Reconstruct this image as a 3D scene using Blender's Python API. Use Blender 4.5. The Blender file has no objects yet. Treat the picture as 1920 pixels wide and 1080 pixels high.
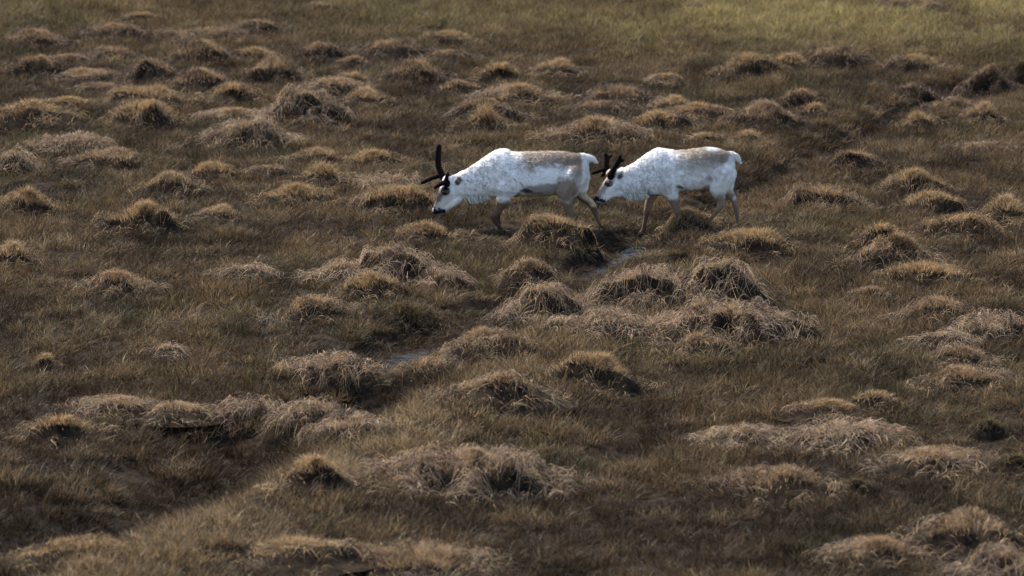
import bpy, math, random
import numpy as np
from mathutils import Vector, Matrix
C = bpy.context.scene.collection
R = math.radians
rng = np.random.default_rng(7)
random.seed(7)

# ------------------------------------------------------------------ camera
CAM_H = 10.5; PITCH = R(10.01); LENS = 200.0; SENSOR = 36.0
FPX = 1920 * LENS / SENSOR
CAM_D = 63.0                              # horizontal distance camera -> reindeer
sc = bpy.context.scene
cam_d = bpy.data.cameras.new('camera'); cam = bpy.data.objects.new('camera', cam_d); C.objects.link(cam)
cam.location = (0, -CAM_D, CAM_H); cam.rotation_euler = (R(90) - PITCH, 0, 0)
cam_d.lens = LENS; cam_d.sensor_width = SENSOR; cam_d.clip_start = 0.5; cam_d.clip_end = 3000
cam_d.dof.use_dof = True; cam_d.dof.focus_distance = 60.5; cam_d.dof.aperture_fstop = 2.4
sc.camera = cam

# ------------------------------------------------------------------ light
SUN_EL, SUN_AZ = 46.0, 134.0              # azimuth: direction the light comes FROM, degrees from +X
w = bpy.data.worlds.new('World'); sc.world = w; w.use_nodes = True
nt = w.node_tree; bg = nt.nodes['Background']
sky = nt.nodes.new('ShaderNodeTexSky'); sky.sky_type = 'NISHITA'; sky.sun_disc = False
sky.sun_elevation = R(SUN_EL); sky.sun_rotation = R(90 - SUN_AZ)
sky.air_density = 1.0; sky.dust_density = 2.5; sky.ozone_density = 1.0
nt.links.new(sky.outputs[0], bg.inputs[0]); bg.inputs[1].default_value = 0.138
sl = bpy.data.lights.new('sun', 'SUN'); sun = bpy.data.objects.new('sun', sl); C.objects.link(sun)
sl.energy = 3.9; sl.angle = R(3.0); sl.color = (1.0, 0.955, 0.89)
sd = Vector((math.cos(R(SUN_AZ)) * math.cos(R(SUN_EL)), math.sin(R(SUN_AZ)) * math.cos(R(SUN_EL)), math.sin(R(SUN_EL))))
sun.rotation_euler = sd.to_track_quat('Z', 'Y').to_euler(); sun.location = (0, 0, 40)
sc.view_settings.view_transform = 'Standard'; sc.view_settings.look = 'None'
sc.view_settings.gamma = 1; sc.view_settings.exposure = 1.22

# ------------------------------------------------------------------ helpers
def tag(o, label=None, cat=None, group=None, kind=None):
    if label: o['label'] = label
    if cat: o['category'] = cat
    if group: o['group'] = group
    if kind: o['kind'] = kind
    return o

def px_scale(py):                         # pixels (of 1920) per metre at the ground row py
    dep = PITCH + math.atan((py - 540) / FPX)
    return FPX * math.sin(dep) / CAM_H

def at(px, py):                           # where the photo's pixel meets the bog plane
    dep = PITCH + math.atan((py - 540) / FPX)
    gy = CAM_H / math.tan(dep)
    return ((px - 960) / px_scale(py), gy - CAM_D)

def _hash(ix, iy, s):
    h = (ix.astype(np.int64) * 374761393 + iy.astype(np.int64) * 668265263 + s * 974634777) & 0xffffffff
    h = ((h ^ (h >> 13)) * 1274126177) & 0xffffffff
    h = ((h ^ (h >> 16)) * 2246822519) & 0xffffffff
    return ((h ^ (h >> 15)) & 0xffffff) / float(0xffffff)

def vnoise(x, y, s=0):
    x = np.asarray(x, float); y = np.asarray(y, float)
    ix = np.floor(x); iy = np.floor(y); fx = x - ix; fy = y - iy
    fx = fx * fx * (3 - 2 * fx); fy = fy * fy * (3 - 2 * fy)
    a = _hash(ix, iy, s); b = _hash(ix + 1, iy, s); c = _hash(ix, iy + 1, s); d = _hash(ix + 1, iy + 1, s)
    return (a * (1 - fx) + b * fx) * (1 - fy) + (c * (1 - fx) + d * fx) * fy

def fbm(x, y, s=0, o=4):
    t = 0; a = 0.5; n = 0
    for k in range(o):
        t = t + a * vnoise(x, y, s + k * 17); n += a; a *= 0.5; x = x * 2.03 + 5.1; y = y * 2.03 - 3.7
    return t / n

def sstep(e0, e1, v):
    t = np.clip((v - e0) / (e1 - e0), 0, 1); return t * t * (3 - 2 * t)

def raw_mesh(name, V, F, cols=None, mat=None, smooth=False, tris=None):
    """V (n,3); F (m,4) quads; tris (k,3)."""
    me = bpy.data.meshes.new(name)
    V = np.asarray(V, np.float32); me.vertices.add(len(V)); me.vertices.foreach_set('co', V.ravel())
    F = np.asarray(F, np.int32).reshape(-1, 4)
    T = np.zeros((0, 3), np.int32) if tris is None else np.asarray(tris, np.int32).reshape(-1, 3)
    nl = F.size + T.size
    me.loops.add(nl); me.loops.foreach_set('vertex_index', np.concatenate([F.ravel(), T.ravel()]))
    me.polygons.add(len(F) + len(T))
    st = np.concatenate([np.arange(len(F)) * 4, F.size + np.arange(len(T)) * 3]).astype(np.int32)
    me.polygons.foreach_set('loop_start', st)
    me.polygons.foreach_set('use_smooth', np.full(len(st), smooth))
    if cols is not None:
        a = me.attributes.new('col', 'FLOAT_COLOR', 'POINT')
        c4 = np.ones((len(V), 4), np.float32); c4[:, :3] = cols
        a.data.foreach_set('color', c4.ravel())
    me.update(calc_edges=True); me.validate()
    if mat: me.materials.append(mat)
    return me

def new_mat(name):
    m = bpy.data.materials.new(name); m.use_nodes = True
    nt = m.node_tree; nt.nodes.clear()
    out = nt.nodes.new('ShaderNodeOutputMaterial')
    return m, nt, out

def blade_mat(name, instanced, transl=0.35):
    m, nt, out = new_mat(name)
    N = nt.nodes.new; L = nt.links.new
    a = N('ShaderNodeAttribute'); a.attribute_name = 'col'
    col = a.outputs['Color']
    if instanced:
        b = N('ShaderNodeAttribute'); b.attribute_name = 'tint'; b.attribute_type = 'INSTANCER'
        mx = N('ShaderNodeMix'); mx.data_type = 'RGBA'; mx.blend_type = 'MULTIPLY'; mx.inputs[0].default_value = 1
        L(a.outputs['Color'], mx.inputs[6]); L(b.outputs['Color'], mx.inputs[7]); col = mx.outputs[2]
    p = N('ShaderNodeBsdfPrincipled'); p.inputs['Roughness'].default_value = 0.62
    p.inputs['Specular IOR Level'].default_value = 0.08
    t = N('ShaderNodeBsdfTranslucent'); ms = N('ShaderNodeMixShader'); ms.inputs[0].default_value = transl
    L(col, p.inputs['Base Color']); L(col, t.inputs['Color'])
    L(p.outputs[0], ms.inputs[1]); L(t.outputs[0], ms.inputs[2]); L(ms.outputs[0], out.inputs[0])
    return m

M_GRASS = blade_mat('bog_grass', True)
M_STRAW = blade_mat('dead_straw', False, 0.25)
M_CROWN = blade_mat('golden_sedge', False, 0.4)

# peat / moss ground
M_PEAT, nt, out = new_mat('peat_and_moss')
N = nt.nodes.new; L = nt.links.new
tc = N('ShaderNodeTexCoord'); no = N('ShaderNodeTexNoise'); no.inputs['Scale'].default_value = 9; no.inputs['Detail'].default_value = 8
cr = N('ShaderNodeValToRGB'); cr.color_ramp.elements[0].color = (.007, .0055, .0045, 1); cr.color_ramp.elements[1].color = (.034, .024, .015, 1)
cr.color_ramp.elements[0].position = .35; cr.color_ramp.elements[1].position = .7
bp = N('ShaderNodeBump'); bp.inputs['Strength'].default_value = 1; bp.inputs['Distance'].default_value = .03
p = N('ShaderNodeBsdfPrincipled'); p.inputs['Roughness'].default_value = 1; p.inputs['Specular IOR Level'].default_value = .03
L(tc.outputs['Object'], no.inputs['Vector']); L(no.outputs[0], cr.inputs[0]); L(cr.outputs[0], p.inputs['Base Color'])
L(no.outputs[0], bp.inputs['Height']); L(bp.outputs[0], p.inputs['Normal']); L(p.outputs[0], out.inputs[0])

# ------------------------------------------------------------------ where the tussocks stand
# px, base row, width, height (pixels of the 1920 photo), style, label
TUSSOCKS = [
(65, 98, 105, 34, 'R', 'double-humped mauve tussock near the left edge, highest of the left-edge ones'),
(215, 88, 118, 34, 'R', 'dark-fronted tussock in the top left, right of the double-humped mauve one'),
(365, 85, 150, 24, 'B', 'long low ridge-like tussock in the top left row of the bog'),
(480, 74, 78, 28, 'R', 'small rounded tussock on the right end of the long top left ridge'),
(70, 150, 92, 38, 'R', 'rounded tussock with dark hollow face, below the double-humped mauve one'),
(130, 131, 72, 25, 'R', 'pale low tussock touching the upper right of a dark hollow-faced one'),
(205, 122, 84, 28, 'R', 'low brown tussock directly below the dark-fronted top left one'),
(280, 163, 104, 48, 'R', 'tall pinkish dome tussock, biggest in the crowded upper left group'),
(170, 159, 112, 24, 'B', 'flat straggly tussock left of the tall pinkish dome'),
(382, 133, 96, 40, 'R', 'grey-mauve dome under the long top left ridge, left of a pair'),
(477, 128, 86, 30, 'G', 'light-topped tussock right beside the grey-mauve dome in the upper left'),
(515, 160, 90, 38, 'B', 'tussock slumping down to the right below the light-topped upper left one'),
(380, 175, 96, 38, 'R', 'dark-faced tussock directly under the grey-mauve dome'),
(600, 123, 86, 34, 'R', 'lone reddish peaked tussock midway between the upper left group and top centre'),
(185, 179, 96, 20, 'R', 'thin flat mauve tussock below the flat straggly one'),
(270, 205, 148, 34, 'G', 'wide yellowish-rimmed tussock below the tall pinkish dome'),
(125, 215, 102, 28, 'G', 'low wide tussock left of the wide yellowish-rimmed one'),
(430, 200, 86, 38, 'G', 'pale gold rounded tussock below the dark-faced upper left one'),
(625, 182, 104, 30, 'B', 'grey-gold tussock above the bright grey straw mound left of centre'),
(55, 247, 128, 44, 'G', 'broad sloping tussock on the left edge with green-tinged base'),
(275, 244, 132, 42, 'G', 'golden-rimmed tussock with dark green tufts in its hollow front'),
(565, 237, 142, 50, 'S', 'broad grey straw mound left of centre, high above the lead reindeer'),
(440, 229, 104, 22, 'B', 'low ridge leading left from the broad grey straw mound'),
(460, 282, 138, 46, 'S', 'shaggy curly straw tussock directly below the low ridge, upper left of reindeer'),
(130, 290, 100, 32, 'S', 'grey straggly tussock near the left edge below the broad sloping one'),
(20, 330, 78, 42, 'S', 'dark tussock cut by the left edge, level with the antler tips'),
(200, 317, 116, 32, 'B', 'flat-topped tussock with dark underside right of the dark left-edge one'),
(588, 315, 96, 34, 'G', 'gold-topped dark tussock at antler height, left of the one behind it'),
(315, 375, 112, 40, 'B', 'loose grey and gold tussock above the brightest gold left tussock'),
(395, 350, 110, 38, 'G', 'orange-gold tussock touching the upper right of the loose grey and gold one'),
(500, 343, 86, 28, 'R', 'small dark-fronted tussock right of the orange-gold one on the left'),
(612, 362, 92, 40, 'G', 'warm gold round tussock below the gold-topped dark one, left of the antlers'),
(270, 47, 68, 20, 'G', 'small faint tussock alone near the top left, above the long ridge'),
(600, 28, 64, 20, 'R', 'faint blurred tussock close to the top edge, left of centre'),
(270, 12, 62, 14, 'D', 'dark blurred tuft right at the top edge on the left'),
(735, 120, 112, 36, 'R', 'broad reddish tussock top centre, left of a two-tier one'),
(845, 95, 92, 30, 'G', 'peaked tussock top centre with orange rim, upper tier of two'),
(812, 65, 46, 18, 'D', 'small blackish tussock just above the orange-rimmed peaked one'),
(840, 121, 86, 22, 'R', 'lower tier mound directly under the orange-rimmed peaked tussock'),
(782, 158, 92, 38, 'R', 'dark-centred dome below the broad reddish top centre tussock'),
(660, 135, 62, 26, 'R', 'small mauve tussock left of the broad reddish top centre one'),
(662, 168, 72, 28, 'G', 'pale sandy tussock directly below the small mauve top centre one'),
(680, 201, 82, 30, 'G', 'gold-edged tussock on the right shoulder of the broad grey straw mound'),
(862, 177, 78, 30, 'R', 'low dark brown tussock right and below the dark-centred dome'),
(943, 154, 80, 36, 'G', 'round yellow-rimmed tussock above the lead reindeer shoulders, highest of its column'),
(1047, 148, 84, 28, 'G', 'orange-rimmed tussock just right of the round yellow-rimmed one'),
(975, 198, 122, 38, 'B', 'wide tussock with dark pits below the round yellow-rimmed one'),
(1160, 200, 124, 40, 'R', 'wide dark tussock sloping right, above and between the two reindeer'),
(918, 232, 128, 46, 'R', 'arched heathery tussock above the lead reindeer withers, behind a gold one'),
(915, 246, 72, 38, 'G', 'round gold tussock nested in front of the arched heathery one'),
(1128, 216, 102, 28, 'R', 'pinkish mound just below the wide dark tussock between the reindeer'),
(1250, 160, 58, 22, 'B', 'tiny low tussock alone right of top centre'),
(1115, 275, 128, 44, 'B', 'broad pale gold tussock right above the lead reindeer tail'),
(1235, 248, 108, 34, 'G', 'low tussock above the second reindeer withers, right of the pale gold one'),
(1265, 214, 78, 26, 'G', 'faint orange tussock right of the wide dark one between the reindeer'),
(698, 323, 102, 36, 'G', 'tussock with greenish dark front, just left above the tall antler'),
(740, 366, 112, 30, 'S', 'dark low tussock directly behind the lead reindeer antlers'),
(1402, 153, 96, 38, 'G', 'gold-rimmed tussock high above the second reindeer rump'),
(1472, 140, 82, 30, 'G', 'yellowish low tussock joined to the right of the gold-rimmed one, upper right'),
(1563, 135, 104, 40, 'R', 'black-fronted domed tussock with mauve top at the edge of yellow meadow'),
(1722, 145, 92, 32, 'G', 'ragged yellow-topped tussock at the meadow edge, right of the black-fronted dome'),
(1712, 33, 112, 26, 'R', 'blurred dark and pink tussock in the yellow meadow at top right'),
(1858, 180, 92, 46, 'R', 'large rusty dome with black shadowed front near the right edge, top right'),
(1712, 178, 52, 22, 'R', 'small rusty tussock below the ragged yellow-topped one'),
(1503, 210, 92, 36, 'R', 'mauve-grey tussock on the left bank of the ditch, upper right'),
(1528, 219, 54, 24, 'G', 'small gold tussock clinging to the lower right of the mauve-grey one'),
(1440, 245, 132, 46, 'R', 'broad mauve mound above and right of the second reindeer tail'),
(1310, 225, 104, 32, 'G', 'flat gold-brown tussock above the second reindeer back'),
(1790, 220, 102, 28, 'R', 'long low dark tussock left below the large rusty dome'),
(1845, 238, 68, 32, 'G', 'small round tussock right below the long low dark one'),
(1722, 246, 78, 32, 'G', 'gold-topped tussock alone right of the ditch in the upper right'),
(1330, 273, 62, 22, 'G', 'tiny dark-fronted tussock just above the second reindeer back'),
(1403, 270, 56, 22, 'G', 'tiny tussock just above the second reindeer tail'),
(1605, 333, 112, 42, 'R', 'cone-shaped dark brown tussock far right of the second reindeer tail'),
(1850, 293, 128, 26, 'R', 'flat dark streak of a tussock near the right edge below the small round one'),
(1720, 372, 124, 40, 'G', 'orange-topped tussock right of centre right, below the cone-shaped dark one'),
(1305, 22, 54, 18, 'R', 'faint dark tussock at the top edge right of centre'),
(1915, 160, 52, 40, 'D', 'blackish tuft cut by the right edge beside the large rusty dome'),
(50, 402, 118, 44, 'G', 'gold-brown tussock at the left edge with dark right flank'),
(262, 446, 154, 64, 'G', 'brightest gold peaked tussock in the left part with black lower front'),
(555, 398, 134, 40, 'G', 'wide gold tussock with dark right foot, left of the lead reindeer head'),
(20, 508, 92, 44, 'G', 'gold tussock cut by the left edge at mid height'),
(220, 563, 148, 48, 'B', 'straw-topped tussock with tangled dark front, alone left of centre'),
(580, 612, 148, 48, 'B', 'wide tangled tussock at the lower left foot of the big shaggy mound'),
(410, 425, 82, 26, 'G', 'low tan clump between the brightest gold tussock and the reindeer'),
(465, 528, 82, 24, 'S', 'small pale silver clump in open grass left of the big shaggy mound'),
(85, 690, 42, 24, 'G', 'tiny orange tuft alone near the left edge'),
(630, 712, 154, 50, 'S', 'grey straw tussock with rusty top left of the lower pool'),
(310, 668, 62, 24, 'S', 'tiny faint grey clump in the open grass left of the lower pool'),
(735, 541, 156, 70, 'S', 'tallest wild shaggy mound of curling straw, left of centre below the reindeer'),
(645, 541, 104, 38, 'S', 'grey shoulder mound on the left side of the tallest shaggy mound'),
(690, 573, 124, 44, 'G', 'orange-rimmed tussock directly in front of the tallest shaggy mound'),
(835, 551, 84, 32, 'S', 'thin straw tail mound on the right side of the tallest shaggy mound'),
(765, 613, 144, 36, 'D', 'low dark olive tussock just above the lower pool'),
(905, 697, 164, 66, 'B', 'green-fronted tussock with tan rim just right of the lower pool'),
(802, 466, 122, 40, 'G', 'gold tussock below the lead reindeer muzzle with a pale broken stalk'),
(740, 412, 140, 48, 'G', 'orange-gold tussock directly left under the lead reindeer muzzle'),
(1035, 481, 158, 78, 'G', 'tall gold dome hiding the lead reindeer feet'),
(1290, 448, 148, 36, 'G', 'orange tussock hiding the second reindeer legs'),
(1415, 493, 154, 58, 'G', 'orange fringed tussock in front of the second reindeer hind hoof'),
(985, 546, 98, 46, 'B', 'low brown tussock in front of the tall gold dome, beside the ditch'),
(1025, 623, 164, 76, 'S', 'tan combed mound in the centre, immediately right of the ditch'),
(1210, 593, 184, 72, 'S', 'long combed straw mound, left half of a joined pair below the upper pools'),
(1350, 586, 112, 72, 'S', 'taller narrow mound with dark front, right half of the joined pair'),
(1375, 662, 254, 82, 'S', 'largest mound of all, brown topped and pale straw sided, right of centre'),
(1310, 685, 132, 50, 'B', 'small tussock with spiky dark front at the foot of the largest mound'),
(1160, 661, 144, 48, 'S', 'grey brushed straw mound stretching left from the largest mound'),
(1065, 651, 74, 34, 'S', 'small grey straw mound left end of the brushed straw mound'),
(1125, 750, 168, 72, 'G', 'orange-gold tussock below the centre mounds, right of the green-fronted one'),
(800, 713, 104, 34, 'B', 'low tan tussock below the lower pool, on the ditch bank'),
(933, 801, 172, 74, 'B', 'spiky wide tussock with golden peak below the green-fronted one'),
(1270, 507, 42, 18, 'D', 'tiny dark green tuft above the joined pair of straw mounds'),
(1555, 412, 134, 50, 'B', 'wide two-lobed tussock right of the second reindeer hind legs'),
(1755, 405, 112, 34, 'G', 'low gold tussock directly beneath the orange-topped one on the right'),
(1885, 426, 102, 44, 'G', 'gold tussock at the right edge level with the reindeer hooves'),
(1800, 463, 154, 52, 'G', 'broad orange tussock with green-black front near the right edge'),
(1660, 479, 88, 42, 'G', 'orange cap tussock at the back of a stacked group on the right'),
(1680, 522, 168, 60, 'B', 'broad straw tussock in the middle of the stacked group on the right'),
(1745, 549, 168, 46, 'G', 'front tussock of the stacked group on the right, with green streaks'),
(1760, 619, 138, 50, 'B', 'rounded straw tussock alone below the stacked group on the right'),
(1872, 646, 134, 44, 'S', 'silvery grey tussock touching the right edge at mid height'),
(1770, 665, 88, 26, 'S', 'thin silvery tussock left below the one touching the right edge'),
(1815, 699, 94, 46, 'B', 'brown bushy tussock directly below the thin silvery one'),
(1805, 754, 164, 50, 'B', 'wide wispy tussock on the right, below the brown bushy one'),
(1630, 571, 84, 22, 'R', 'barely raised rusty tussock in open grass left of the stacked group'),
(118, 833, 130, 66, 'G', 'tufted gold mop of a tussock at the lower left'),
(210, 789, 144, 48, 'B', 'tan tussock touching the upper right of the gold mop, lower left'),
(340, 794, 112, 38, 'B', 'low brown tussock between two straw ones at the lower left'),
(468, 788, 104, 46, 'S', 'straw tussock with whitish wisps left of the ditch, lower left'),
(595, 970, 136, 76, 'G', 'blurred gold tussock with black hollows on the ditch bank, lower left'),
(590, 806, 122, 42, 'S', 'pale tussock on the right bank of the ditch, upper of two'),
(645, 836, 114, 34, 'S', 'pale tussock on the right bank of the ditch, lower of two'),
(545, 1086, 204, 54, 'G', 'blurred tan tussock on the bottom edge, left of centre'),
(120, 1092, 204, 44, 'G', 'blurred yellowish bank tussock in the bottom left corner'),
(885, 945, 296, 88, 'S', 'very wide swept straw tussock at bottom centre, leaning left'),
(790, 1092, 262, 58, 'B', 'blurred dark tussock on the bottom edge at centre'),
(1555, 793, 130, 38, 'G', 'small orange-topped tussock, lower right, left of a bristly one'),
(1635, 784, 78, 42, 'G', 'bristly tussock touching the right of the small orange-topped one, lower right'),
(1580, 851, 174, 54, 'S', 'straw tussock with loose crossing stems, below the orange-topped one, lower right'),
(1405, 846, 134, 42, 'S', 'mauve-grey low tussock left of the loose crossing stems, lower right'),
(1855, 831, 80, 48, 'D', 'dark bush-like tussock near the right edge, lower right'),
(1765, 893, 184, 52, 'B', 'wide tussock with green hollow, below the dark bush-like one'),
(1908, 891, 90, 44, 'D', 'dark tussock cut by the right edge, beside the wide green-hollowed one'),
(1470, 943, 206, 70, 'B', 'blurred tussock with light yellow left side and black lower front, bottom right'),
(1605, 933, 74, 26, 'D', 'small dark blurred tuft right of the yellow-sided tussock'),
(1650, 1063, 154, 58, 'B', 'blurred dark-speckled tussock near the bottom edge, right of centre'),
(1810, 1036, 186, 68, 'B', 'large blurred tussock with pale gold crest near the bottom right corner'),
(1885, 1102, 154, 84, 'S', 'rounded brown haystack tussock in the bottom right corner'),
]

TGEO = []
for (px, by, pw, ph, style, label) in TUSSOCKS:
    s_ = px_scale(by); wm = pw / s_; ry = wm / 2 * .8
    x, y = at(px, by); y += ry * .85
    wm *= 1.30 if by < 330 else (1.12 if (px, by) in ((1035, 481), (1290, 448)) else 1.24); TGEO.append((x, y, wm / 2, ry, max(.06, ph / s_ - .16 * ry * .9 - .05)))
TG = np.array(TGEO)

# ------------------------------------------------------------------ the drainage trench and the ground
TRENCH = [(-260, 1150), (-80, 1085), (40, 1040), (150, 985), (300, 915), (440, 848), (560, 790), (660, 735), (725, 690), (765, 652), (830, 618),
          (930, 588), (1010, 548), (1100, 500), (1165, 476), (1195, 452), (1250, 425), (1340, 382), (1430, 335), (1540, 275), (1620, 238), (1740, 190),
          (1900, 148), (2100, 110)]
TP = np.array([at(*p) for p in TRENCH])
def dense(P, n):
    t = np.linspace(0, len(P) - 1, n); i = np.clip(t.astype(int), 0, len(P) - 2); f = (t - i)[:, None]
    P0 = P[np.clip(i - 1, 0, len(P) - 1)]; P1 = P[i]; P2 = P[i + 1]; P3 = P[np.clip(i + 2, 0, len(P) - 1)]
    return 0.5 * ((2 * P1) + (-P0 + P2) * f + (2 * P0 - 5 * P1 + 4 * P2 - P3) * f ** 2 + (-P0 + 3 * P1 - 3 * P2 + P3) * f ** 3)
TD = dense(TP, 500)
def trench_dist(x, y):
    x = np.asarray(x, float).ravel(); y = np.asarray(y, float).ravel(); out = np.full(x.shape, 1e9)
    side = np.zeros(x.shape)
    for a in range(0, len(x), 20000):
        d = (x[a:a + 20000, None] - TD[None, ::2, 0]); e = (y[a:a + 20000, None] - TD[None, ::2, 1])
        q = d * d + e * e; k = q.argmin(1)
        out[a:a + 20000] = np.sqrt(q[np.arange(len(k)), k]); side[a:a + 20000] = np.sign(d[np.arange(len(k)), k])
    return out, side

POOLS = [((766, 642), .20, .58, 62, 'dark'), ((1187, 458), .16, .52, 52, ''), ((1152, 478), .12, .38, 48, ''), ((1108, 497), .12, .40, 45, '')]
POOL_XY = []
for (ppx, ppy), rx, ry, ang, _ in POOLS:
    cx, cy = at(ppx, ppy); k = ((TD - (cx, cy)) ** 2).sum(1).argmin(); tdir = TD[min(k + 4, 499)] - TD[max(k - 4, 0)]
    a = math.atan2(tdir[1], tdir[0])
    POOL_XY.append((cx, cy, rx, ry, a))
def pool_in(x, y, grow=1.0):
    m = np.zeros(np.shape(x))
    for cx, cy, rx, ry, a in POOL_XY:
        u = (x - cx) * math.cos(a) + (y - cy) * math.sin(a); v = -(x - cx) * math.sin(a) + (y - cy) * math.cos(a)
        m = np.maximum(m, 1 - np.sqrt((u / (ry * grow)) ** 2 + (v / (rx * grow)) ** 2))
    return m
LEVEL = None
def ground_z(x, y):
    x = np.asarray(x, float); y = np.asarray(y, float); sh = x.shape
    d, side = trench_dist(x, y); d = d.reshape(sh); side = side.reshape(sh)
    z = 0.16 * (fbm(x * .16, y * .12, 3, 3) - .5) + 0.11 * (fbm(x * .75, y * .75, 11, 3) - .5) + 0.12 * (fbm(x * 2.6, y * 2.6, 21, 2) - .5)
    pad = np.zeros(sh); fill = np.zeros(sh)
    for tx, ty, rx, ry, h in TG:                               # every tussock stands on a low swelling of its own
        m = (np.abs(x - tx) < 2.6 * rx) & (np.abs(y - ty) < 2.6 * ry)
        if m.any():
            e = np.exp(-(((x[m] - tx) / (rx * 1.4)) ** 2 + ((y[m] - ty) / (ry * 1.4)) ** 2) ** 1.2)
            pad[m] = np.maximum(pad[m], .20 * h * e); fill[m] = np.maximum(fill[m], e)
    z = z + pad
    near = sstep(-2, -12, y)                                   # the ditch is wider and its right bank higher lower down the slope
    farw = sstep(3, 9, y); wd = .24 + .60 * near + .16 * farw
    z = z - (.27 + .06 * near - .02 * farw) * np.exp(-(d / wd) ** 2) * (1 - np.clip(1.7 * fill, 0, 1))
    z = z + near * .18 * np.exp(-((d - 1.5) / .8) ** 2) * (side > 0)
    if LEVEL is not None:                                      # the pools lie in hollows of their own
        for grp in ((0,), (1, 2, 3)):
            r_ = np.full(sh, 9.0); lv = LEVEL[grp[0]]
            for q in grp:
                P_ = POOL_XY[q]
                u = (x - P_[0]) * math.cos(P_[4]) + (y - P_[1]) * math.sin(P_[4]); v = -(x - P_[0]) * math.sin(P_[4]) + (y - P_[1]) * math.cos(P_[4])
                r_ = np.minimum(r_, np.sqrt((u / P_[3]) ** 2 + (v / P_[2]) ** 2))
            rn = r_ * (1 + .5 * (fbm(x * 7, y * 5, 301, 3) - .5))
            w_ = sstep(2.8, 1.5, r_); z = z * (1 - w_) + (lv - .05 + .066 * sstep(.7, 1.12, rn)) * w_
    return z

LEVEL = [float(ground_z(np.array([P_[0]]), np.array([P_[1]]))[0]) + .10 for P_ in POOL_XY]
LEVEL[1:] = [min(LEVEL[1:]) + .03] * 3; LEVEL[0] = LEVEL[0] + .02; print('pool levels', LEVEL)
def axis(lo, hi, st, far):
    mid = np.arange(lo, hi + st / 2, st)
    k = np.array([1, 3, 7, 15, 40, 100, 250, 600, 1500.0]); k = k[k < far]
    return np.concatenate([(lo - k)[::-1], mid, hi + k])
gx = axis(-13, 13, .05, 2000); gy = axis(-26, 34, .08, 2000)
GX, GY = np.meshgrid(gx, gy)
GZ = ground_z(GX, GY)
far_ = np.maximum(np.maximum(np.abs(GX) - 13, GY - 34), np.maximum(-26 - GY, 0)); GZ = GZ * np.exp(-np.clip(far_, 0, None) / 10)
V = np.stack([GX.ravel(), GY.ravel(), GZ.ravel()], 1)
nxg, nyg = len(gx), len(gy)
ii = (np.arange(nyg - 1)[:, None] * nxg + np.arange(nxg - 1)[None]).ravel()
F = np.stack([ii, ii + 1, ii + 1 + nxg, ii + nxg], 1)
o = bpy.data.objects.new('ground', raw_mesh('ground', V, F, mat=M_PEAT, smooth=True)); C.objects.link(o)
tag(o, kind='structure')

# water lying in the trench
M_WATER, nt, out = new_mat('bog_water')
N = nt.nodes.new; L = nt.links.new
tc = N('ShaderNodeTexCoord'); no = N('ShaderNodeTexNoise'); no.inputs['Scale'].default_value = 16; no.inputs['Detail'].default_value = 6
bp = N('ShaderNodeBump'); bp.inputs['Strength'].default_value = 1; bp.inputs['Distance'].default_value = .03
p = N('ShaderNodeBsdfPrincipled'); p.inputs['Base Color'].default_value = (.012, .009, .006, 1); p.inputs['Roughness'].default_value = .03
p.inputs['IOR'].default_value = 1.33
L(tc.outputs['Object'], no.inputs['Vector']); L(no.outputs[0], bp.inputs['Height']); L(bp.outputs[0], p.inputs['Normal']); n2 = N('ShaderNodeTexNoise'); n2.inputs['Scale'].default_value = 9; n2.inputs['Detail'].default_value = 6; n2.inputs['Roughness'].default_value = .7
cr2 = N('ShaderNodeValToRGB'); cr2.color_ramp.elements[0].position = .44; cr2.color_ramp.elements[1].position = .48
L(tc.outputs['Object'], n2.inputs['Vector']); L(n2.outputs[0], cr2.inputs[0])
reflection_break = N('ShaderNodeBsdfDiffuse'); reflection_break.inputs['Color'].default_value = (.022, .016, .011, 1)   # made-up matte patches that break the sky reflection into glints
ms = N('ShaderNodeMixShader'); L(cr2.outputs[0], ms.inputs[0]); L(reflection_break.outputs[0], ms.inputs[1]); L(p.outputs[0], ms.inputs[2]); L(ms.outputs[0], out.inputs[0])
for i, (cx, cy, rx, ry, a) in enumerate(POOL_XY):
    n = 48; th = np.linspace(0, 2 * np.pi, n, endpoint=False)
    r = 1.22 + .1 * (vnoise(np.cos(th) * 2 + 9 * i, np.sin(th) * 2, 5) - .5)
    u = ry * r * np.cos(th); v = rx * r * np.sin(th)
    X = cx + u * math.cos(a) - v * math.sin(a); Y = cy + u * math.sin(a) + v * math.cos(a)
    zc = LEVEL[i] + .002 * i
    Vp = np.concatenate([[[cx, cy, zc]], np.stack([X, Y, np.full(n, zc)], 1)])
    T = np.stack([np.zeros(n, int), 1 + np.arange(n), 1 + (np.arange(n) + 1) % n], 1)
    o = bpy.data.objects.new('water', raw_mesh('water', Vp, np.zeros((0, 4)), mat=M_WATER, tris=T)); C.objects.link(o)
    tag(o, kind='structure')

# ------------------------------------------------------------------ blades
def ribbons(P, W, cols, width, taper=(1, .85, .12)):
    """P (n,k,3) centre lines, W (n,3) width direction, cols (n,3) root->tip uniform. returns V,F,C"""
    n, k, _ = P.shape
    tp = np.interp(np.linspace(0, 1, k), np.linspace(0, 1, len(taper)), taper)
    half = (width[:, None] * tp[None] * .5)[..., None] * W[:, None]
    Vv = np.stack([P - half, P + half], 2).reshape(-1, 3)
    base = (np.arange(n) * k * 2)[:, None]; s = (np.arange(k - 1) * 2)[None]
    b = (base + s).ravel(); Fv = np.stack([b, b + 1, b + 3, b + 2], 1)
    Cc = np.repeat(cols, k * 2, 0)
    return Vv, Fv, Cc

def unit(v): return v / (np.linalg.norm(v, axis=-1, keepdims=True) + 1e-9)

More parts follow.
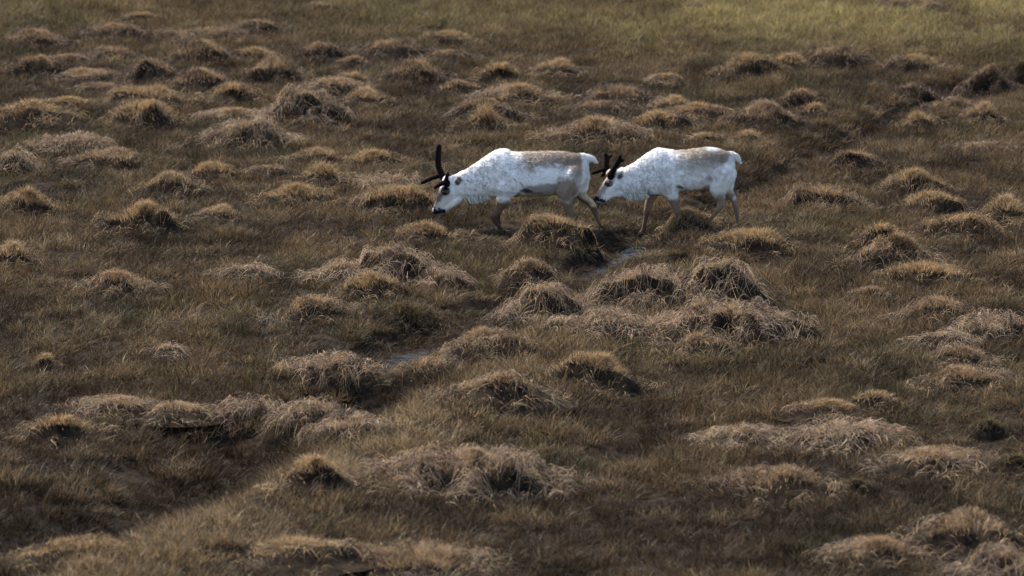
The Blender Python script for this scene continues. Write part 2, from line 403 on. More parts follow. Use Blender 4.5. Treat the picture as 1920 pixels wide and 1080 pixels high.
PAL = {  # dry straw, grey straw, gold, rust, dark, olive
    'straw': (.38, .262, .148), 'grey': (.33, .24, .165), 'gold': (.38, .25, .125), 'rust': (.20, .115, .062), 'dark': (.030, .021, .016),
    'olive': (.11, .088, .038), 'green': (.12, .11, .04), 'mauve': (.21, .14, .105)}
def pick(weights, n):
    ks = list(weights); p = np.array([weights[k] for k in ks], float); p /= p.sum()
    idx = rng.choice(len(ks), n, p=p); c = np.array([PAL[k] for k in ks])[idx]
    return .97 * c * rng.uniform(.4, 1.4, (n, 1)) * rng.uniform(.93, 1.07, (n, 3))

# field clumps, source meshes in an unlinked collection
clumps = bpy.data.collections.new('grass_clumps')
for k in range(14):
    n = 54
    a = rng.uniform(0, 2 * np.pi, n); r = .13 * np.sqrt(rng.uniform(0, 1, n))
    root = np.stack([r * np.cos(a), r * np.sin(a), np.full(n, -.02)], 1)
    ln = rng.uniform(.06, .20, n) * (1.25 - r / .2)
    lean = np.stack([np.cos(a) * .35 + rng.normal(0, .35, n) + .12, np.sin(a) * .35 + rng.normal(0, .35, n), np.ones(n)], 1)
    d0 = unit(lean); d1 = unit(lean * [1.9, 1.9, .8] + rng.normal(0, .25, (n, 3)))
    P = np.stack([root, root + d0 * (ln * .55)[:, None], root + d0 * (ln * .55)[:, None] + d1 * (ln * .55)[:, None]], 1)
    W = unit(np.stack([np.cos(a + 1.5) + rng.normal(0, .6, n), np.sin(a + 1.5) * .4, np.zeros(n)], 1))
    g = rng.uniform(.25, 1.0, (n, 1)) ** 1.3 * 2.3 * np.array([[1, 1, 1]]) * rng.uniform(.92, 1.08, (n, 3))
    Vv, Fv, Cc = ribbons(P, W, g, rng.uniform(.0035, .0085, n))
    co = bpy.data.objects.new('grass_clump_%02d' % k, raw_mesh('grass_clump_%02d' % k, Vv, Fv, Cc, M_GRASS)); clumps.objects.link(co)

# ------------------------------------------------------------------ tussocks

def mound_fn(rx, ry, h, seed):
    sx = seed * 13.7; lr = random.Random(seed)
    nl = 2 if rx < .35 else (3 if rx < .6 else 5)
    lobes = [(lr.uniform(-.12, .12), lr.uniform(0, .15), lr.uniform(.66, .78), .92)]
    for q in range(nl):
        lobes.append((lr.uniform(-.62, .62), lr.uniform(-.45, .3), lr.uniform(.26, .42), lr.uniform(.4, .9)))
    def f(x, y):
        wx = (fbm(x * 4 + sx, y * 4, 44, 2) - .5) * .55; wy = (fbm(x * 4, y * 4 + sx, 45, 2) - .5) * .55
        u = x / rx + wx; v = y / ry + wy
        rr = np.sqrt(u * u + v * v)
        t = 0
        for cx, cy, sg, am in lobes:
            t = t + (am * np.exp(-(((u - cx) / sg) ** 2 + ((v - cy) / sg) ** 2) ** 1.35)) ** 3
        z = t ** (1 / 3) - .06
        z = z * (.62 + .76 * fbm(x * 5 + sx, y * 6 + sx, 41, 3)) - .10 * np.maximum(rr - .8, 0)
        return h * z, rr
    return f

VAR = {}
def gz_fast(x, y):                                           # bilinear look-up in the ground sheet
    i0 = int(np.searchsorted(gx, -12.99)); j0 = int(np.searchsorted(gy, -25.99)); x_ = gx[i0]; y_ = gy[j0]
    u = np.clip((x - x_) / .05, 0, 517.9) + i0; v = np.clip((y - y_) / .08, 0, 747.9) + j0
    a = u.astype(int); b = v.astype(int); fu = u - a; fv = v - b
    return (GZ[b, a] * (1 - fu) + GZ[b, a + 1] * fu) * (1 - fv) + (GZ[b + 1, a] * (1 - fu) + GZ[b + 1, a + 1] * fu) * fv

def tussock_meshes(style, wm, hm, seed, spot=None):
    rx = wm / 2; ry = rx * .8; sxx = seed * 3.3
    f0 = mound_fn(rx, ry, hm, seed)
    if spot is None: f = f0
    else:
        def f(x, y):                                          # a tussock of its own follows the ground it grew on
            z, rr = f0(x, y); return z + (gz_fast(spot[0] + x, spot[1] + y) - spot[2]) * .95, rr
    # mound
    nr, na = 18, 48
    rad = np.linspace(0, 1.22, nr); th = np.linspace(0, 2 * np.pi, na, endpoint=False)
    X = (rad[:, None] * np.cos(th)[None] * rx); Y = (rad[:, None] * np.sin(th)[None] * ry)
    Z, rr = f(X, Y); Z = Z - .45 * hm * np.maximum(rad[:, None] - .8, 0)
    V = np.stack([X.ravel(), Y.ravel(), Z.ravel()], 1)
    i = (np.arange(nr - 1)[:, None] * na + np.arange(na)[None]).ravel(); j = (np.arange(nr - 1)[:, None] * na + (np.arange(na)[None] + 1) % na).ravel()
    mound = raw_mesh('mound', V, np.stack([i, i + na, j + na, j], 1), mat=M_PEAT, smooth=True)
    # hanging straw
    area = rx * ry * math.pi
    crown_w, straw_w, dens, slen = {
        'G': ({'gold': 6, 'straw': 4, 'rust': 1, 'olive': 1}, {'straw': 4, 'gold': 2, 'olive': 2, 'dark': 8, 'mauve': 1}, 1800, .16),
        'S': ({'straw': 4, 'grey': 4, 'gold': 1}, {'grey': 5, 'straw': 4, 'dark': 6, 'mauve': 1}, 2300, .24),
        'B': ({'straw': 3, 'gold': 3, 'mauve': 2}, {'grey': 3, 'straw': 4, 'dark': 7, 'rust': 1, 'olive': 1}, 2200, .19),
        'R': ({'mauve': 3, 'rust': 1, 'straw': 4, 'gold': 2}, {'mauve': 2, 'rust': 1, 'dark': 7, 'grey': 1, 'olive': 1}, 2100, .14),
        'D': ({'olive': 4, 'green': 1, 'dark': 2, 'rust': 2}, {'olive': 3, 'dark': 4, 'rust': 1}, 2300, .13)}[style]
    nt_ = int(dens * 1.45 * area / 9) + 12                       # straws come in locks of nine
    a = rng.uniform(0, 2 * np.pi, nt_); r = np.sqrt(rng.uniform(.0, 1.45, nt_))
    tx = r * np.cos(a) * rx; ty = r * np.sin(a) * ry
    # bare, dark patches in the side
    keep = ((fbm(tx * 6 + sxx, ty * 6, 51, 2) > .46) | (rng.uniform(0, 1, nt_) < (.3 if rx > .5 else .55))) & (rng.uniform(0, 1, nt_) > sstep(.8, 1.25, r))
    front = sstep(-.15, -.4, ty / ry) * (r < 1.0)  # straw thinned on the camera-facing front, so dark peat stands in for shade
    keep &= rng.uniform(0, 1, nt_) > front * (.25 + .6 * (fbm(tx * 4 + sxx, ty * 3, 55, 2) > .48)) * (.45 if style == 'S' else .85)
    tx, ty, a, r = tx[keep], ty[keep], a[keep], r[keep]; nt_ = len(tx)
    swirl = (vnoise(tx * 3.5 + sxx, ty * 3.5, 61) - .5) * 5.0 + rng.normal(0, .7, nt_)
    K = 9; n = nt_ * K
    x0 = np.repeat(tx, K) + rng.normal(0, .022, n); y0 = np.repeat(ty, K) + rng.normal(0, .022, n)
    ang = np.repeat(np.arctan2(ty / ry, tx / rx) + swirl, K) + rng.normal(0, .5, n)
    ln = rng.uniform(.55, 1.25, n) * slen; lift = rng.uniform(.02, .10, n) * (slen / .22)
    k = 5; t = np.linspace(0, 1, k)
    reach = ln[:, None] * (t[None] ** 1.1) * .85
    curl = rng.normal(0, .55, n)[:, None] * t[None]
    X = x0[:, None] + np.cos(ang[:, None] + curl) * reach; Y = y0[:, None] + np.sin(ang[:, None] + curl) * reach
    S, _ = f(X, Y); S0 = S[:, :1]
    S = S if spot is not None else np.maximum(S, -0.05)
    Z = S + lift[:, None] * np.sin(np.pi * np.minimum(t[None] * .92 + .02, 1)) * 1.1 + .008 + rng.uniform(0, .02, n)[:, None]
    P = np.stack([X, Y, Z], 2)
    d = unit(P[:, -1] - P[:, 0]); Wd = unit(np.cross(d, unit(rng.normal(0, 1, (n, 3)) + [0, -.8, .6])))
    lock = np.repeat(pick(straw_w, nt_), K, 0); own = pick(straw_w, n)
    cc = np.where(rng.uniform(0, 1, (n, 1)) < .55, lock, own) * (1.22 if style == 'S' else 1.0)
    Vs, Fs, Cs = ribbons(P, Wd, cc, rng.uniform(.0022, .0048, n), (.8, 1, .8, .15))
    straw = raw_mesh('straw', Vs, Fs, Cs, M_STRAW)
    # upright crown
    nc = int(dens * 2.5 * area * (.45 if style in 'S' else 1)) + 60
    a = rng.uniform(0, 2 * np.pi, nc); r = np.clip(np.abs(rng.normal(0, .62, nc)), 0, 1.3)
    x0 = r * np.cos(a) * rx + rng.normal(0, .05) * 0; y0 = r * np.sin(a) * ry + ry * .12
    z0, _ = f(x0, y0); z0 = (z0 if spot is not None else np.maximum(z0, -.05)) - .01
    cover = ((z0 > hm * (.18 + .5 * fbm(x0 * 6 + sxx, y0 * 6, 81, 2))) | (rng.uniform(0, 1, nc) < .22)) & ((y0 > -.3 * ry) | (rng.uniform(0, 1, nc) < .25) | (r > .95))  # crown kept off the front too, deepening its stand-in shade
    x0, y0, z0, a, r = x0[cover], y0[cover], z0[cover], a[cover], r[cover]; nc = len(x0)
    ln = rng.uniform(.045, .10, nc) * (1.15 - .4 * r) * {'G': 1.22, 'S': .9, 'B': 1.08, 'R': .85, 'D': .95}[style]
    lx = (vnoise(x0 * 5 + sxx, y0 * 5, 71) - .5) * 1.3; lyy = (vnoise(x0 * 5, y0 * 5 + sxx, 72) - .5) * 1.0
    lean = np.stack([np.cos(a) * .8 * r + rng.normal(0, .28, nc) + lx, np.sin(a) * .8 * r + rng.normal(0, .28, nc) + lyy, np.ones(nc)], 1)
    d0 = unit(lean); d1 = unit(lean * [2.4, 2.4, .5] + rng.normal(0, .2, (nc, 3)))
    R0 = np.stack([x0, y0, z0], 1)
    P = np.stack([R0, R0 + d0 * (ln * .6)[:, None], R0 + d0 * (ln * .6)[:, None] + d1 * (ln * .55)[:, None]], 1)
    b = rng.uniform(0, 2 * np.pi, nc); Wd = unit(np.stack([np.cos(b), np.sin(b) * .5, np.zeros(nc)], 1))
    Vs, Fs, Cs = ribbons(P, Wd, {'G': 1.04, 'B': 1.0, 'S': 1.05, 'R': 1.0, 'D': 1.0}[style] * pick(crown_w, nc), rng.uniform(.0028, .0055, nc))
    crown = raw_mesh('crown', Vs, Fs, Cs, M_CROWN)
    return mound, straw, crown

def build_tussock(style, wm, hm, seed, spot=None):
    mo, st, cr_ = tussock_meshes(style, wm, hm, seed, spot)
    root = bpy.data.objects.new('grass_tussock', None); root.empty_display_size = .1; C.objects.link(root)
    for nm, me in (('mound', mo), ('hanging_straw', st), ('grass_crown', cr_)):
        ch = bpy.data.objects.new(nm, me); C.objects.link(ch); ch.parent = root
    return root

def copy_tree(o):
    c = o.copy(); C.objects.link(c)
    for ch in o.children:
        d = ch.copy(); C.objects.link(d); d.parent = c
    return c

GROUP = 'grass tussocks scattered over the bog'
FOOT = []
protos = {}
for i, (px, by, pw, ph, style, label) in enumerate(TUSSOCKS):
    x, y, hw_, ry, hm = TGEO[i]; wm = hw_ * 2; hm *= (1.0 if by < 330 else (.86 if by < 700 else (.62 if px < 700 and by < 860 else .78))) * (1.12 if style == 'S' else 1)
    FOOT.append((x, y, wm / 2, ry))
    q_ = np.linspace(0, 2 * np.pi, 9)[:-1]; zg = float(np.mean(ground_z(x + .9 * wm / 2 * np.cos(q_), y + .9 * ry * np.sin(q_))))
    ditch = trench_dist(np.array([x]), np.array([y]))[0][0] < wm / 2 + .7
    big = wm > 1.15 or (330 < by < 760 and wm > .8) or ditch
    if big:
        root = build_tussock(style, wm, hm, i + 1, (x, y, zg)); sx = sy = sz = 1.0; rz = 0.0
    else:
        wc = .45 if wm < .55 else (.65 if wm < .8 else .95)
        hc = .16 if hm < .2 else .27
        key = (style, wc, hc, i % (3 if wc > .5 else 2))
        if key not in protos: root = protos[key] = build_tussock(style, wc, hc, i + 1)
        else: root = copy_tree(protos[key])
        sx = 1.14 * wm / wc; sy = sx; sz = min(max(1.06 * hm / hc, .6), 1.8)
        rz = rng.uniform(-.5, .5); sx *= 1 if rng.uniform() < .5 else -1
    root.location = (x, y, zg + .01); root.rotation_euler = (0, 0, rz); root.scale = (sx, sy, sz)
    tag(root, label, 'tussock', GROUP)
FOOT = np.array(FOOT)

# ------------------------------------------------------------------ the grass field (one uncountable object)
def scatter(n, x0, x1, y0, y1):
    return rng.uniform(x0, x1, n), rng.uniform(y0, y1, n)
dens = 52
X, Y = scatter(int(dens * 27 * 61), -13.5, 13.5, -27, 34)
halfw = (Y + CAM_D) * .0937 + 3.5                     # nothing is needed far outside the view
k = np.abs(X) < halfw; X, Y = X[k], Y[k]
inside = np.zeros(len(X)); prox = np.zeros(len(X))
for fx, fy, frx, fry in FOOT:
    q = ((X - fx) / frx) ** 2 + ((Y - fy) / fry) ** 2; inside = np.maximum(inside, 1 - q); prox = np.maximum(prox, np.exp(-(np.sqrt(q) - .75).clip(0) / .33))
td, side = trench_dist(X, Y)
wet = np.exp(-(td / .22) ** 2)
keep = (inside < .42) & ((pool_in(X, Y, 1.0) < 0.05) | (rng.uniform(0, 1, len(X)) < .10)) & (rng.uniform(0, 1, len(X)) > wet * .45)
X, Y, td, side, wet, inside, prox = [q[keep] for q in (X, Y, td, side, wet, inside, prox)]
Z = ground_z(X, Y)
# row/column in the picture of each clump's own spot decides which plant community grows there
far = sstep(12, 20, Y); mid = np.exp(-((Y + 2) / 12) ** 2)
n1 = fbm(X * .55, Y * .38, 101, 4); n2 = fbm(X * .9 + 7, Y * .6, 131, 4); n3 = fbm(X * 2.2, Y * 1.8, 151, 3)
c_brown = np.array([.142, .094, .050]); c_olive = np.array([.095, .077, .040]); c_tan = np.array([.30, .21, .115]); c_orange = np.array([.19, .122, .058])
c_dark = np.array([.042, .031, .020]); c_yel = np.array([.44, .345, .145]); c_rust = np.array([.050, .033, .020])
def mixc(a, b, t): return a * (1 - t[:, None]) + b * t[:, None]
col = mixc(np.tile(c_brown, (len(X), 1)), c_olive, sstep(.42, .6, n1))
col = mixc(col, c_orange, sstep(.54, .68, n2) * .55 * (1 - far))
col = mixc(col, c_tan, sstep(.56, .74, n3) * .6)
col = mixc(col, c_dark, sstep(.52, .36, n2) * .75 * (1 - .6 * far))
right = sstep(-4, 5, X)
col = mixc(col, c_yel, far * (.25 + .75 * right) * (.35 + .65 * sstep(.35, .6, n1)) * .95)
near = sstep(-2, -12, Y)
bank = np.exp(-((td - 1.3) / .75) ** 2) * (side > 0) * near
col = mixc(col, c_tan * 1.2, bank * .95)
col = mixc(col, c_rust, np.clip(np.exp(-(td / (.36 + .3 * near + .35 * sstep(3, 9, Y))) ** 2) * (.95 - .08 * sstep(3, 9, Y)), 0, 1))
lowleft = near * np.exp(-((td - .9) / 1.1) ** 2) * (side < 0)
col = mixc(col, c_dark * 1.1, lowleft * .55)
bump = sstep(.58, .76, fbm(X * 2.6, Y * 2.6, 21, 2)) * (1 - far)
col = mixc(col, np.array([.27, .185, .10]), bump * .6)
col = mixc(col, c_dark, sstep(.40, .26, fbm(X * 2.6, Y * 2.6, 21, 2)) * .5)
col = mixc(col, np.array([.24, .165, .09]), prox * .35 * sstep(.3, .6, n3))
col *= (.48 - .05 * near[:, None]) * rng.uniform(.7, 1.3, (len(X), 1))
hs = .36 + .80 * fbm(X * 1.4, Y * 1.1, 171, 3) + .25 * far
shortz = np.zeros(len(X))
for cx, cy, rx, ry, a in POOL_XY:
    shortz = np.maximum(shortz, np.exp(-((X - cx) / (rx * 2.2)) ** 2 - ((Y - cy + .55) / (ry + .45)) ** 2))
for fpx, fpy in ((948, 440), (905, 445), (1205, 440), (1190, 444), (1127, 442), (1385, 434), (1330, 425)):
    cx, cy = at(fpx, fpy); shortz = np.maximum(shortz, np.exp(-((X - cx) / .4) ** 2 - ((Y - cy + .2) / .7) ** 2))
hs *= 1 - .86 * shortz
hs *= (1 - .5 * wet) * (1 + .25 * bank) * rng.uniform(.75, 1.25, len(X)); hs = np.where(inside > 0, hs * .7, hs)
n = len(X); print('clumps', n)
pm = bpy.data.meshes.new('grass'); pm.vertices.add(n)
pm.vertices.foreach_set('co', np.stack([X, Y, Z], 1).astype(np.float32).ravel())
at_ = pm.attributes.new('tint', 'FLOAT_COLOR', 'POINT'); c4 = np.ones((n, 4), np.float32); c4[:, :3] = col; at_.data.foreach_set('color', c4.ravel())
ar = pm.attributes.new('rot', 'FLOAT_VECTOR', 'POINT')
rot = np.zeros((n, 3), np.float32); rot[:, 2] = rng.uniform(-.9, .9, n) + np.where(rng.uniform(0, 1, n) < .3, np.pi, 0); rot[:, 0] = rng.normal(0, .12, n); rot[:, 1] = rng.normal(.05, .12, n)
ar.data.foreach_set('vector', rot.ravel())
asv = pm.attributes.new('scl', 'FLOAT_VECTOR', 'POINT'); wd = rng.uniform(.9, 1.25, n)
asv.data.foreach_set('vector', np.stack([wd, wd, hs], 1).astype(np.float32).ravel())
ai = pm.attributes.new('idx', 'INT', 'POINT'); ai.data.foreach_set('value', rng.integers(0, 14, n).astype(np.int32))
go = bpy.data.objects.new('grass', pm); C.objects.link(go)
tag(go, 'short brown and olive bog grass covering the ground between tussocks', 'grass', kind='stuff')
ng = bpy.data.node_groups.new('scatter_grass', 'GeometryNodeTree')
ng.interface.new_socket('Geometry', in_out='INPUT', socket_type='NodeSocketGeometry'); ng.interface.new_socket('Geometry', in_out='OUTPUT', socket_type='NodeSocketGeometry')
gi = ng.nodes.new('NodeGroupInput'); gout = ng.nodes.new('NodeGroupOutput')
mp = ng.nodes.new('GeometryNodeMeshToPoints'); ip = ng.nodes.new('GeometryNodeInstanceOnPoints'); ci = ng.nodes.new('GeometryNodeCollectionInfo')
ci.inputs['Collection'].default_value = clumps; ci.inputs['Separate Children'].default_value = True; ci.inputs['Reset Children'].default_value = True
def named(nm, ty):
    q = ng.nodes.new('GeometryNodeInputNamedAttribute'); q.data_type = ty; q.inputs['Name'].default_value = nm; return q.outputs['Attribute']
er = ng.nodes.new('FunctionNodeEulerToRotation')
ng.links.new(gi.outputs[0], mp.inputs[0]); ng.links.new(mp.outputs[0], ip.inputs['Points']); ng.links.new(ci.outputs[0], ip.inputs['Instance'])
ip.inputs['Pick Instance'].default_value = True
ng.links.new(named('idx', 'INT'), ip.inputs['Instance Index']); ng.links.new(named('rot', 'FLOAT_VECTOR'), er.inputs[0]); ng.links.new(er.outputs[0], ip.inputs['Rotation'])
ng.links.new(named('scl', 'FLOAT_VECTOR'), ip.inputs['Scale']); ng.links.new(ip.outputs[0], gout.inputs[0])
md = go.modifiers.new('scatter', 'NODES'); md.node_group = ng

# ------------------------------------------------------------------ reindeer
def spline(P, n):
    return dense(np.asarray(P, float), n)

def loft(rings):
    """rings: (k,m,3) closed rings -> verts, quads, tris caps"""
    k, m, _ = rings.shape
    V = rings.reshape(-1, 3)
    i = (np.arange(k - 1)[:, None] * m + np.arange(m)[None]).ravel(); j = (np.arange(k - 1)[:, None] * m + (np.arange(m)[None] + 1) % m).ravel()
    Q = np.stack([i, j, j + m, i + m], 1)
    c0, c1 = rings[0].mean(0), rings[-1].mean(0); V = np.concatenate([V, [c0, c1]])
    a = np.arange(m); b = (a + 1) % m; n0 = k * m
    T = np.concatenate([np.stack([b, a, np.full(m, n0)], 1), np.stack([a + (k - 1) * m, b + (k - 1) * m, np.full(m, n0 + 1)], 1)])
    return V, Q, T

def tube(P, rad, n=24, m=14, flat=1.0, round_ends=True):
    """tapered tube through P (k,3); rad per point; flat = width factor across y"""
    P = np.asarray(P, float); rad = np.asarray(rad, float)
    D = spline(np.concatenate([P, rad[:, None]], 1), n); C_, r = D[:, :3], np.maximum(D[:, 3], .002)
    if round_ends:
        t0 = unit(C_[0] - C_[1]); t1 = unit(C_[-1] - C_[-2]); h0, h1 = [], []
        for q in (.95, .75, .4):
            h0.append((C_[0] + t0 * r[0] * q, r[0] * math.sqrt(1 - q * q))); h1.append((C_[-1] + t1 * r[-1] * q, r[-1] * math.sqrt(1 - q * q)))
        C_ = np.concatenate([[a[0] for a in h0], C_, [a[0] for a in h1[::-1]]]); r = np.concatenate([[a[1] for a in h0], r, [a[1] for a in h1[::-1]]])
    T = unit(np.gradient(C_, axis=0)); up = np.array([0, 1, 0.0])
    A = unit(np.cross(T, up) + 1e-6); B = unit(np.cross(A, T))
    th = np.linspace(0, 2 * np.pi, m, endpoint=False)
    rings = C_[:, None] + r[:, None, None] * (np.cos(th)[None, :, None] * A[:, None] + flat * np.sin(th)[None, :, None] * B[:, None])
    return loft(rings)

def merge(parts):
    Vs, Qs, Ts, o_ = [], [], [], 0
    for V, Q, T in parts:
        Vs.append(V); Qs.append(Q + o_); Ts.append(T + o_); o_ += len(V)
    return np.concatenate(Vs), np.concatenate(Qs), np.concatenate(Ts)

U = 859.0                                                # units of the working drawing per metre
def lift(z): return z + .034 * np.clip(z / .42, 0, 1)      # long legs under the drawn trunk
def conv(zx, zy, y, ox): return ((zx - ox) / U, y, float(lift((965 - zy) / U)))

def reindeer(spec, loc, label, group):
    ox = spec['ox']; cv = lambda x, z, y=0.0: conv(x, z, y, ox)
    parts = []
    # trunk and neck, elliptical sections in upright planes
    st = np.array(spec['trunk'], float)                   # x, top, bottom, half width (m)
    st[:, 2] -= 9 * sstep(760, 900, st[:, 0]); st = spline(st, 60); m = 28; th = np.linspace(0, 2 * np.pi, m, endpoint=False)
    rings = []
    for x, t, b, hw in st:
        cz = (t + b) / 2; hz = (b - t) / 2 / U
        c, s = np.cos(th), np.sin(th)
        yy = hw * np.sign(c) * np.abs(c) ** .9 * (1 - .13 * s); zz = hz * np.sign(s) * np.abs(s) ** .92
        p0 = np.array(cv(x, cz)); rings.append(np.stack([np.full(m, p0[0]), yy, p0[2] + zz], 1))
    parts.append(loft(np.array(rings)))
    # head
    hp = [cv(x, z) for x, z, r_, f_ in spec['head']]; hr = [r_ / U for x, z, r_, f_ in spec['head']]
    hf = np.array([f_ for *_, f_ in spec['head']], float)
    V, Q, T = tube(hp, hr, 30, 22, 1.0)
    ffx = np.interp(V[:, 0], sorted(p[0] for p in hp), [f for _, f in sorted(zip([p[0] for p in hp], hf))]); V[:, 1] *= ffx
    parts.append((V, Q, T))
    for e in spec['extra']:                               # muscle masses, jaw, tail: list of (x,z,y,r)
        pts = [cv(x, z, y) for x, z, y, r_ in e[1:]]; parts.append(tube(pts, [q[3] for q in e[1:]], 16, 14, e[0]))
    for leg in spec['legs']:
        pts = [cv(x, z, y) for x, z, y, r_ in leg]; rr = [q[3] for q in leg]
        parts.append(tube(pts, rr, 44, 12, 1.0))
        x, z, y, r_ = leg[-1]                             # cloven hoof: two toes
        for dy in (-.017, .017):
            parts.append(tube([cv(x + 4, z - 14, y + dy), cv(x - 10, z + 4, y + dy), cv(x - 26, z + 16, y + dy * 1.3)], [.022, .023, .010], 8, 10))
    # ears
    for sgn in (-1, 1):
        (x0, z0), (x1, z1) = spec['ear']
        parts.append(tube([cv(x0, z0, .075 * sgn), cv((x0 + x1) / 2, (z0 + z1) / 2, .112 * sgn), cv(x1, z1, .140 * sgn)], [.020, .040, .010], 14, 12, .5))
    V, Q, T = merge(parts)
    tmp = bpy.data.objects.new('tmp_body', raw_mesh('tmp_body', V, Q, tris=T)); C.objects.link(tmp)
    rm = tmp.modifiers.new('r', 'REMESH'); rm.mode = 'VOXEL'; rm.voxel_size = .0085
    sm = tmp.modifiers.new('s', 'SMOOTH'); sm.factor = .5; sm.iterations = 12
    dg = bpy.context.evaluated_depsgraph_get(); ev = tmp.evaluated_get(dg); me = ev.to_mesh()
    n = len(me.vertices); co = np.empty(n * 3, np.float32); me.vertices.foreach_get('co', co); co = co.reshape(-1, 3).astype(float)
    no = np.empty(n * 3, np.float32); me.vertices.foreach_get('normal', no); no = no.reshape(-1, 3).astype(float)
    lt = np.empty(len(me.polygons), np.int32); me.polygons.foreach_get('loop_total', lt)
    li = np.empty(len(me.loops), np.int32); me.loops.foreach_get('vertex_index', li)
    quads = li.reshape(-1, 4) if (lt == 4).all() else None
    if quads is None:
        quads = np.array([[*p.vertices, p.vertices[-1]][:4] for p in me.polygons])
    ev.to_mesh_clear(); bpy.data.objects.remove(tmp)
    # gentle lumps: folds of loose winter coat
    zx = co[:, 0] * U + ox; zq = co[:, 2]; zy = 965 - np.where(zq > .454, zq - .034, zq / (1 + .034 / .42)) * U
    amp = .010 * sstep(640, 560, zy) * sstep(330, 420, zx)
    co = co + no * (amp * (fbm(zx / 48, zy / 75, 5, 3) - .5) * 2)[:, None]
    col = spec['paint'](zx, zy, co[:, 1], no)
    # short coat: blades of hair rooted on the surface, lying back and down
    area_w = np.ones(n); pr = area_w / n
    nh = 42000; idx = rng.integers(0, n, nh)
    hx, hz, hy = zx[idx], zy[idx], co[idx, 1]
    ln = .006 + .017 * sstep(640, 560, hz) * sstep(300, 420, hx)
    ln = ln + .012 * sstep(.12, .0, np.abs(co[idx, 1])) * (hz < 330) * (hx > 480)
    ln *= rng.uniform(.5, 1.3, nh)
    flow = np.array([.75, 0, -.75]) + rng.normal(0, .28, (nh, 3))
    nn = no[idx]; tan = unit(flow - (flow * nn).sum(1)[:, None] * nn)
    d0 = unit(tan * .9 + nn * .45); p0 = co[idx] - nn * .002
    P = np.stack([p0, p0 + d0 * (ln * .55)[:, None], p0 + d0 * (ln * .5)[:, None] + tan * (ln * .5)[:, None]], 1)
    Wd = unit(np.cross(tan, nn))
    hc = col[idx] * rng.uniform(.86, 1.06, (nh, 1))
    Vh, Fh, Ch = ribbons(P, Wd, hc, rng.uniform(.003, .005, nh), (1, .9, .2))
    Vb = np.concatenate([co, Vh]); Fb = np.concatenate([quads, Fh + n]); Cb = np.concatenate([col, Ch])
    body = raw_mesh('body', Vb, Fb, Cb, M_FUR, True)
    root = bpy.data.objects.new('reindeer', None); root.empty_display_size = .3; C.objects.link(root)
    root.location = loc; tag(root, label, 'reindeer', group)
    def child(nm, me, parent=root):
        o = bpy.data.objects.new(nm, me); C.objects.link(o); o.parent = parent; return o
    child('body', body)
    # antlers in velvet
    for ant in spec['antlers']:
        ps = []
        for br in ant: ps.append(tube([cv(x, z, y) for x, z, y, r_ in br], [q[3] * 1.22 for q in br], 22, 12))
        V, Q, T = merge(ps)
        a = child('antler', raw_mesh('antler', V, Q, np.tile([.010, .007, .007], (len(V), 1)), M_VELVET, True, T))
        rm = a.modifiers.new('r', 'REMESH'); rm.mode = 'VOXEL'; rm.voxel_size = .005; rm.use_smooth_shade = True
        s2 = a.modifiers.new('s', 'SMOOTH'); s2.factor = .5; s2.iterations = 4
    # eyes
    ex, ez, eh = spec['eye']
    for sgn in (-1, 1):
        V, Q, T = tube([cv(ex - 5, ez - 2, sgn * eh), cv(ex + 5, ez + 2, sgn * eh)], [.0155, .0155], 8, 14)
        child('eye', raw_mesh('eye', V, Q, mat=M_EYE, smooth=True, tris=T))
    # throat mane: long pale hair hanging from the neck
    pts = spline(np.array(spec['mane'], float), 200)     # x, z(top), length m
    nm_ = 3600; k = rng.integers(0, 200, nm_)
    x = pts[k, 0] + rng.normal(0, 6, nm_); z = pts[k, 1] + rng.normal(0, 8, nm_) - 10; L_ = pts[k, 2] * rng.uniform(.65, 1.08, nm_)
    y = rng.normal(0, .033, nm_)
    p0 = np.stack([(x - ox) / U, y, lift((965 - z) / U)], 1)
    lock = (vnoise(x / 14, x * 0, 77) - .5) * .5
    dr = unit(np.stack([.28 + lock + rng.normal(0, .08, nm_), rng.normal(0, .12, nm_), -np.ones(nm_)], 1)); dr2 = unit(dr + [.10, 0, 0])
    P = np.stack([p0, p0 + dr * (L_ * .5)[:, None], p0 + dr * (L_ * .5)[:, None] + dr2 * (L_ * .5)[:, None]], 1)
    Wd = unit(np.stack([np.ones(nm_), rng.normal(0, .5, nm_), np.zeros(nm_)], 1))
    cm = np.array([.74, .72, .66]) * rng.uniform(.7, 1.05, (nm_, 1)) * np.where(rng.uniform(0, 1, (nm_, 1)) < .12, .5, 1)
    V, Fq, Cc = ribbons(P, Wd, cm, rng.uniform(.004, .008, nm_), (1, .9, .25))
    child('throat_mane', raw_mesh('throat_mane', V, Fq, Cc, M_FUR))
    return root

M_FUR, nt, out = new_mat('reindeer_coat'); N = nt.nodes.new; L = nt.links.new
a = N('ShaderNodeAttribute'); a.attribute_name = 'col'
p = N('ShaderNodeBsdfPrincipled'); p.inputs['Roughness'].default_value = .9; p.inputs['Specular IOR Level'].default_value = .05
p.inputs['Sheen Weight'].default_value = .04
tc = N('ShaderNodeTexCoord'); mpn = N('ShaderNodeMapping'); mpn.inputs['Rotation'].default_value = (0, R(-35), 0); mpn.inputs['Scale'].default_value = (28, 28, 60)
no_ = N('ShaderNodeTexNoise'); no_.inputs['Scale'].default_value = 1.0; no_.inputs['Detail'].default_value = 5
bp = N('ShaderNodeBump'); bp.inputs['Strength'].default_value = .8; bp.inputs['Distance'].default_value = .012
L(tc.outputs['Object'], mpn.inputs[0]); L(mpn.outputs[0], no_.inputs['Vector']); L(no_.outputs[0], bp.inputs['Height']); L(bp.outputs[0], p.inputs['Normal'])
L(a.outputs['Color'], p.inputs['Base Color']); L(p.outputs[0], out.inputs[0])
M_VELVET, nt, out = new_mat('antler_velvet'); N = nt.nodes.new; L = nt.links.new
